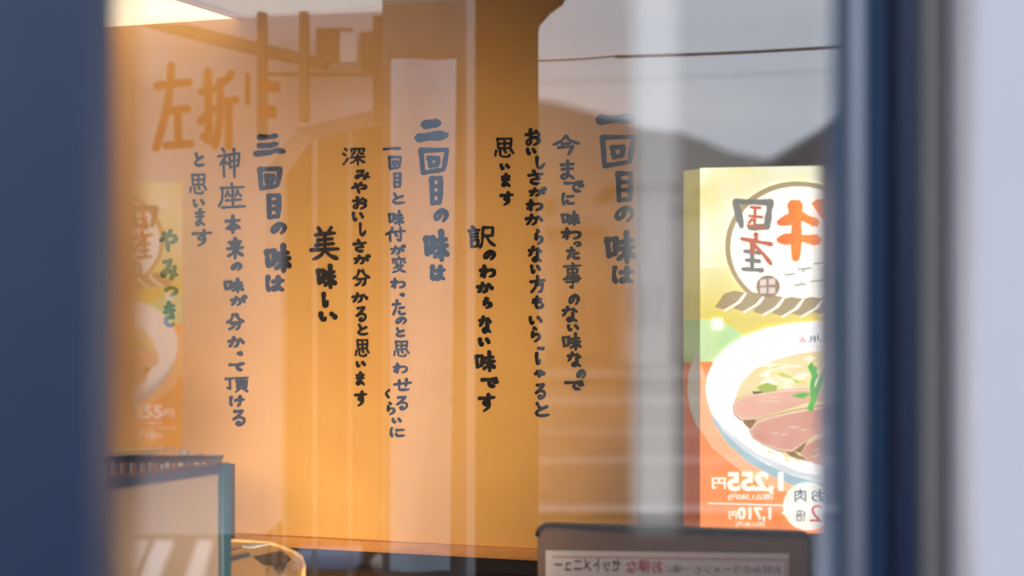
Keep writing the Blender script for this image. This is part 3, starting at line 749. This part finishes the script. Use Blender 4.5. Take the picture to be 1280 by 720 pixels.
# crossing bars
bars = [((166, 676), (185, 676), (158, 735), (130, 735)), ((195, 676), (218, 676), (194, 735), (165, 735)), ((247, 676), (266, 676), (252, 735), (228, 735))]
for i, q in enumerate(bars):
    def gnd(px, py): D = CZ * F / (py - HY); return Vector(((px - 640) / F * D, 2 * G - D, .004))
    tag(MB().prism([gnd(*p) for p in q], (0, 0, -.006)).build('crossing_stripe', mat('fresh_road_paint', (.95, .95, .94), .6)), ['leftmost', 'middle', 'rightmost'][i] + ' white crossing stripe mirrored over the framed screen', 'road marking', 'crossing stripes on the road')
def strip(name, py, wpx, m, lab, cat, z=.004, x0=-60, x1=60):
    D0 = CZ * F / (py - HY); D1 = CZ * F / (py + wpx - HY)
    tag(MB().box((x0, 2 * G - D0, z - .004), (x1, 2 * G - D1, z)).build(name, m), lab, cat)
strip('road_line', 572, 7, M_line, 'white line along the near lane of the mirrored road', 'road marking')
strip('road_line', 538, 4, M_line, 'white line along the middle of the mirrored road', 'road marking')
strip('road_line', 497, 8, M_line, 'broad white line along the far lane of the mirrored road', 'road marking')
strip('kerb', 640, 9, mat('kerb_stone', (.4, .39, .38), .8), 'pale kerb stones beside the mirrored road', 'kerb', .05)
strip('kerb', 474, 5, mat('kerb_stone', (.4, .39, .38), .8), 'pale kerb stones on the far side of the mirrored road', 'kerb', .15)
# mountain ridge
ridge = [(-200, 150), (300, 120), (560, 118), (640, 126), (676, 124), (706, 130), (742, 141), (776, 149), (800, 160), (850, 166), (880, 176), (915, 190), (960, 198), (1010, 196), (1100, 205), (1500, 215)]
mnt = MB()
for (pa, pb) in zip(ridge[:-1], ridge[1:]):
    n = max(1, int((pb[0] - pa[0]) / 12))
    for k in range(n):
        t0, t1 = k / n, (k + 1) / n
        xa_, ya_ = pa[0] + (pb[0] - pa[0]) * t0, pa[1] + (pb[1] - pa[1]) * t0
        xb_, yb_ = pa[0] + (pb[0] - pa[0]) * t1, pa[1] + (pb[1] - pa[1]) * t1
        T0, T1 = V(xa_, ya_ + random.uniform(-1, 1), 140), V(xb_, yb_ + random.uniform(-1, 1), 140)
        mnt.poly([Vector((T0.x, T0.y + 45, 0)), Vector((T1.x, T1.y + 45, 0)), T1, T0])
mnt.build('mountain', mat('forest_slope', (.17, .165, .165), .9, noise=(.20, .19, .185), nscale=.12))['kind'] = 'structure'
# houses across the road
M_h = [mat('house_grey', (.52, .50, .47), .8), mat('house_tan', (.46, .41, .37), .8), mat('house_white', (.62, .60, .57), .8)]
M_roofs = mat('dark_roof', (.05, .05, .055), .7)
M_roofp = mat('grey_tile_roof', (.34, .33, .32), .7)
M_win = mat('house_window', (.24, .25, .27), .3)
hs = [(600, 680, 250, 40, 0), (692, 764, 286, 49, 1), (774, 836, 232, 40, 0), (850, 900, 262, 49, 2), (914, 968, 224, 40, 1), (1000, 1120, 206, 22, 1), (410, 480, 250, 40, 1), (300, 398, 270, 50, 0)]
hl = ['grey house seen mirrored behind the dark orange band', 'low tan house mirrored under the mountain', 'grey house mirrored at the grey strip', 'white house mirrored behind the left edge of the bright poster',
      'tan house mirrored behind the bright poster', 'house with steep dark gable mirrored above the poster by the door frame', 'tan house mirrored in the left half of the glass', 'grey house mirrored behind the leftmost heading']
for (x0, x1, yt, D, mi), lab in zip(hs, hl):
    c = V((x0 + x1) / 2, 390, D); c.z = 0
    h = empty('house', c, lab, 'house')
    a, b = V(x0, yt, D), V(x1, yt, D)
    MB().box((a.x, a.y - 6, 0), (b.x, a.y, a.z)).build('walls', M_h[mi], h)
    ov = .4; hh = (b.x - a.x) * (.55 if D < 30 else .16)
    MB().prism([(a.x - ov, a.y + ov, a.z), (b.x + ov, a.y + ov, a.z), ((a.x + b.x) / 2, a.y + ov, a.z + hh)], (0, -7, 0)).build('roof', M_roofs if D < 30 else M_roofp, h)
    for k in range(3):
        wx = a.x + (b.x - a.x) * (.12 + .3 * k)
        MB().box((wx, a.y, 1.0), (wx + (b.x - a.x) * .16, a.y + .05, 2.2)).build('window', M_win, h)
# shop front to the left, with the big red characters on its white band
M_fac = mat('pale_facade', (.84, .85, .90), .8, noise=(.88, .88, .93), nscale=2, stretch=(6, 1, .5))
D = 4.2
sf = empty('shop_facade', V(200, 390, D), 'pale neighbouring shop front mirrored on the left behind the red characters', 'building')
sf.location.z = 0
a, b = V(-200, 668, D), V(332, 22, D)
wl = MB().box((a.x, a.y - .3, a.z), (b.x, a.y, b.z)); wl.build('wall', M_fac, sf)
for px in (-140, -60):
    p = V(px, 0, D); MB().box((p.x, p.y - .25, 0), (p.x + .1, p.y - .15, a.z)).build('support_post', M_fac, sf)
a, b = V(332, 160, D), V(488, 14, D)
MB().prism([V(332, 212, D), V(372, 160, D), V(488, 132, D), V(488, 14, D), V(332, 20, D)], (0, -.3, 0)).build('upper_wall', M_fac, sf)
M_beam = mat('brown_beam', (.24, .17, .13), .7)
MB().prism([V(175, 30, D - .1), V(232, 30, D - .1), V(410, 74, D - .1), V(405, 84, D - .1), V(325, 68, D - .1)], (0, -.05, 0)).build('sloping_beam', M_beam, sf)
for x0, x1, y0, y1 in ((321, 331, 14, 170), (374, 384, 14, 150), (466, 488, 20, 150)):
    MB().box(*vb(x0, x1, y0, y1, D - .12, .05)).build('post', M_beam, sf)
for x0, x1, y0, y1 in ((330, 480, 90, 93), (395, 440, 35, 75), (450, 470, 40, 90)):
    MB().box(*vb(x0, x1, y0, y1, D - .08, .03)).build('dark_panel', M_beam, sf)
for x0, x1, y0, y1 in ((174, 200, 88, 112), (233, 252, 92, 112), (425, 446, 40, 78)):
    MB().box(*vb(x0, x1, y0, y1, D - .09, .03)).build('white_panel', mat('white_panel', (.85, .85, .85), .6), sf)
M_redp = mat('vermilion_paint', (.42, .05, .02), .6)
vproj = lambda x, y, o: V(x, y, D - .14 - o)
sg = empty('painted_characters', V(250, 190, D - .14), 'two large vermilion characters mirrored at the upper left', 'sign')
for ch, box, wd in (('左', (190, 78, 242, 190), 10), ('折', (246, 84, 300, 188), 10)):
    v, f = brush_faces(ch, *box, wd, vproj, .3); flat('character', v, f, M_redp, sg)
for q in ((306, 90, 313, 130), (322, 99, 350, 114), (133, 92, 166, 149), (322, 130, 346, 146)):  # right-hand blocks paint the doubled reflection of the second character
    flat('paint_block', [vproj(q[0], q[1], 0), vproj(q[2], q[1] + 3, 0), vproj(q[2], q[3] + 2, 0), vproj(q[0], q[3], 0)], [[0, 1, 2, 3]], M_redp, sg)
# the same noodle poster on that shop front
gp = empty('shop_poster', V(150, 560, D - .2), 'faint noodle poster mirrored at the left edge behind the leftmost lettering', 'poster')
gproj = lambda x, y, o: V(228 - (x - 875) * .73, 228 + (y - 209) * .73, D - .14 - o * 2)
XR = 1040
poster(gproj, gp, .42)
# dark recess with a low wall between shop front and banner
dk = tag(MB().box((V(333, 0, 6).x, V(0, 0, 6).y - .4, 0), (V(700, 0, 6).x - .35, V(0, 0, 6).y, V(0, 128, 6).z)).build('timber_wall', mat('dark_timber', (.10, .065, .04), .7, noise=(.14, .09, .055), nscale=3, stretch=(14, 1, .4))), 'dark timber wall mirrored behind the middle lettering columns', 'wall')
for i, (x0, x1, y0, y1) in enumerate(((353.5, 356.5, 125, 720), (391, 395, 150, 600), (436, 438, 150, 560), (340, 344, 240, 700))):
    p = V(x0, 0, 5.0); q = V(x1, 0, 5.0)
    tag(MB().box((p.x, p.y - .02, 0), (q.x, p.y, V(0, y0, 5.0).z)).build('pale_pole', mat('pale_pole', (.55, .54, .52), .5)), ['thin white pole mirrored right of the leftmost heading', 'thin pale pole mirrored through the bold middle column', 'faint pale pole mirrored along the long black column', 'pale pole mirrored just left of the thin white pole'][i], 'pole')
# cloth banner (pale blue-white)
D = 3.9
bn = empty('cloth_banner', V(530, 720, D), 'pale bluish cloth banner mirrored behind the blue-looking lettering', 'banner'); bn.location.z = 0
M_cloth = mat('pale_blue_cloth', (.68, .82, .98), .85, noise=(.74, .86, .98), bump=.9, nscale=12, stretch=(1, 1, 2.5))
bm_ = MB(); nx, nz_ = 14, 40
tl, trp, bl, br = (489, 75), (571, 72), (487, 640), (562, 640)
for j in range(nz_ + 1):
    for i in range(nx + 1):
        s_, t_ = i / nx, j / nz_
        x_ = (tl[0] + (trp[0] - tl[0]) * s_) * (1 - t_) + (bl[0] + (br[0] - bl[0]) * s_) * t_
        y_ = 74 + 640 * t_
        bm_.v.append(V(x_, y_, D) + Vector((0, .012 * math.sin(s_ * 7 + t_ * 5) + .004 * random.random(), 0)))
for j in range(nz_):
    for i in range(nx):
        k = j * (nx + 1) + i; bm_.f.append([k, k + 1, k + nx + 2, k + nx + 1])
bm_.build('cloth', M_cloth, bn, smooth=True)
MB().box(*vb(486, 574, 70, 75, D + .02, .02)).build('cross_bar', M_beam, bn)
a = V(583, 0, D); b = V(593, 0, D)
MB().box((a.x, a.y - .03, 0), (b.x, a.y, 3.2)).build('pole', mat('white_pole', (.62, .62, .64), .5), bn)
MB().box((b.x - .26, a.y - .12, 0), (b.x + .02, a.y - .08, 3.2)).build('back_board', mat('grey_board', (.26, .235, .23), .8), bn)
# dark pillar
D = 3.5
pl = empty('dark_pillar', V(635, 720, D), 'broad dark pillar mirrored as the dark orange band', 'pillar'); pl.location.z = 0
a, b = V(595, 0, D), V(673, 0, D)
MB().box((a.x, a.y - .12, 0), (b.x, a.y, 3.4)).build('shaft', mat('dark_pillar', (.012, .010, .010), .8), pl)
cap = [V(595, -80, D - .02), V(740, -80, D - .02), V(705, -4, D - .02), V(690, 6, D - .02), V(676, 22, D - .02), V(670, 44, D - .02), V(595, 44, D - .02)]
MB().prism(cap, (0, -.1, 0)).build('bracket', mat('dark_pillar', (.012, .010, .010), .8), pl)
# utility wires
def wire(p0, p1, D, r, name, lab, m):
    a, b = V(*p0, D), V(*p1, D)
    pts = [a.lerp(b, t / 12) - Vector((0, 0, .003 * math.sin(math.pi * t / 12))) for t in range(13)]
    tag(MB().tube(pts, r, 6).build(name, m, None, smooth=True), lab, 'cable')
M_cab = mat('brown_cable', (.16, .085, .045), .6)
wire((769, 71), (1060, 58), 3.4, .0040, 'cable', 'brown cable sloping across the sky at the upper right', M_cab)
wire((660, 76), (771, 70), 3.4, .0022, 'cable', 'thin brown cable joining the thicker cable near the dark band', M_cab)
wire((560, 108), (1150, 84), 9, .003, 'cable', 'faint lower cable crossing the mirrored clouds', mat('grey_cable', (.3, .3, .32), .6))
# added low blocks and a bollard for blurry pale smears in the glass
D = 5.5
M_con = mat('pale_blue_slab', (.58, .66, .90), .7, noise=(.52, .60, .84), nscale=12)
for x0, x1, y0, y1, lab in ((366, 446, 694, 712, 'long added pale low bench mirrored on the black counter beside the terminal'), (500, 560, 700, 716, 'shorter added pale low bench mirrored on the black counter under the pale strip')):
    a, b = V(x0, y1, D), V(x1, y0, D)
    be = empty('block', ((a.x + b.x) / 2, a.y - .1, 0), lab, 'block')
    MB().box((a.x, a.y - .2, a.z), (b.x, a.y, b.z)).build('seat', M_con, be, .006)
    for xx in (a.x + .02, b.x - .06):
        MB().box((xx, a.y - .17, 0), (xx + .04, a.y - .03, a.z)).build('leg', M_beam, be)
c = V(475, 0, D); r = .035; zc = V(0, 704, D).z
bo = empty('stand', (c.x, c.y, 0), 'slim bollard with round peach top added for a pale round spot between the two blocks', 'stand')
MB().lathe((c.x, c.y, 0), [(.03, 0), (.02, .02), (.018, zc - r * .9)]).build('post', M_beam, bo)
MB().lathe((c.x, c.y, zc), [(r * math.sin(k * math.pi / 10) + .0005, -r * math.cos(k * math.pi / 10)) for k in range(11)], 16).build('round_top', mat('peach_stone', (.95, .74, .66), .6), bo, smooth=True)
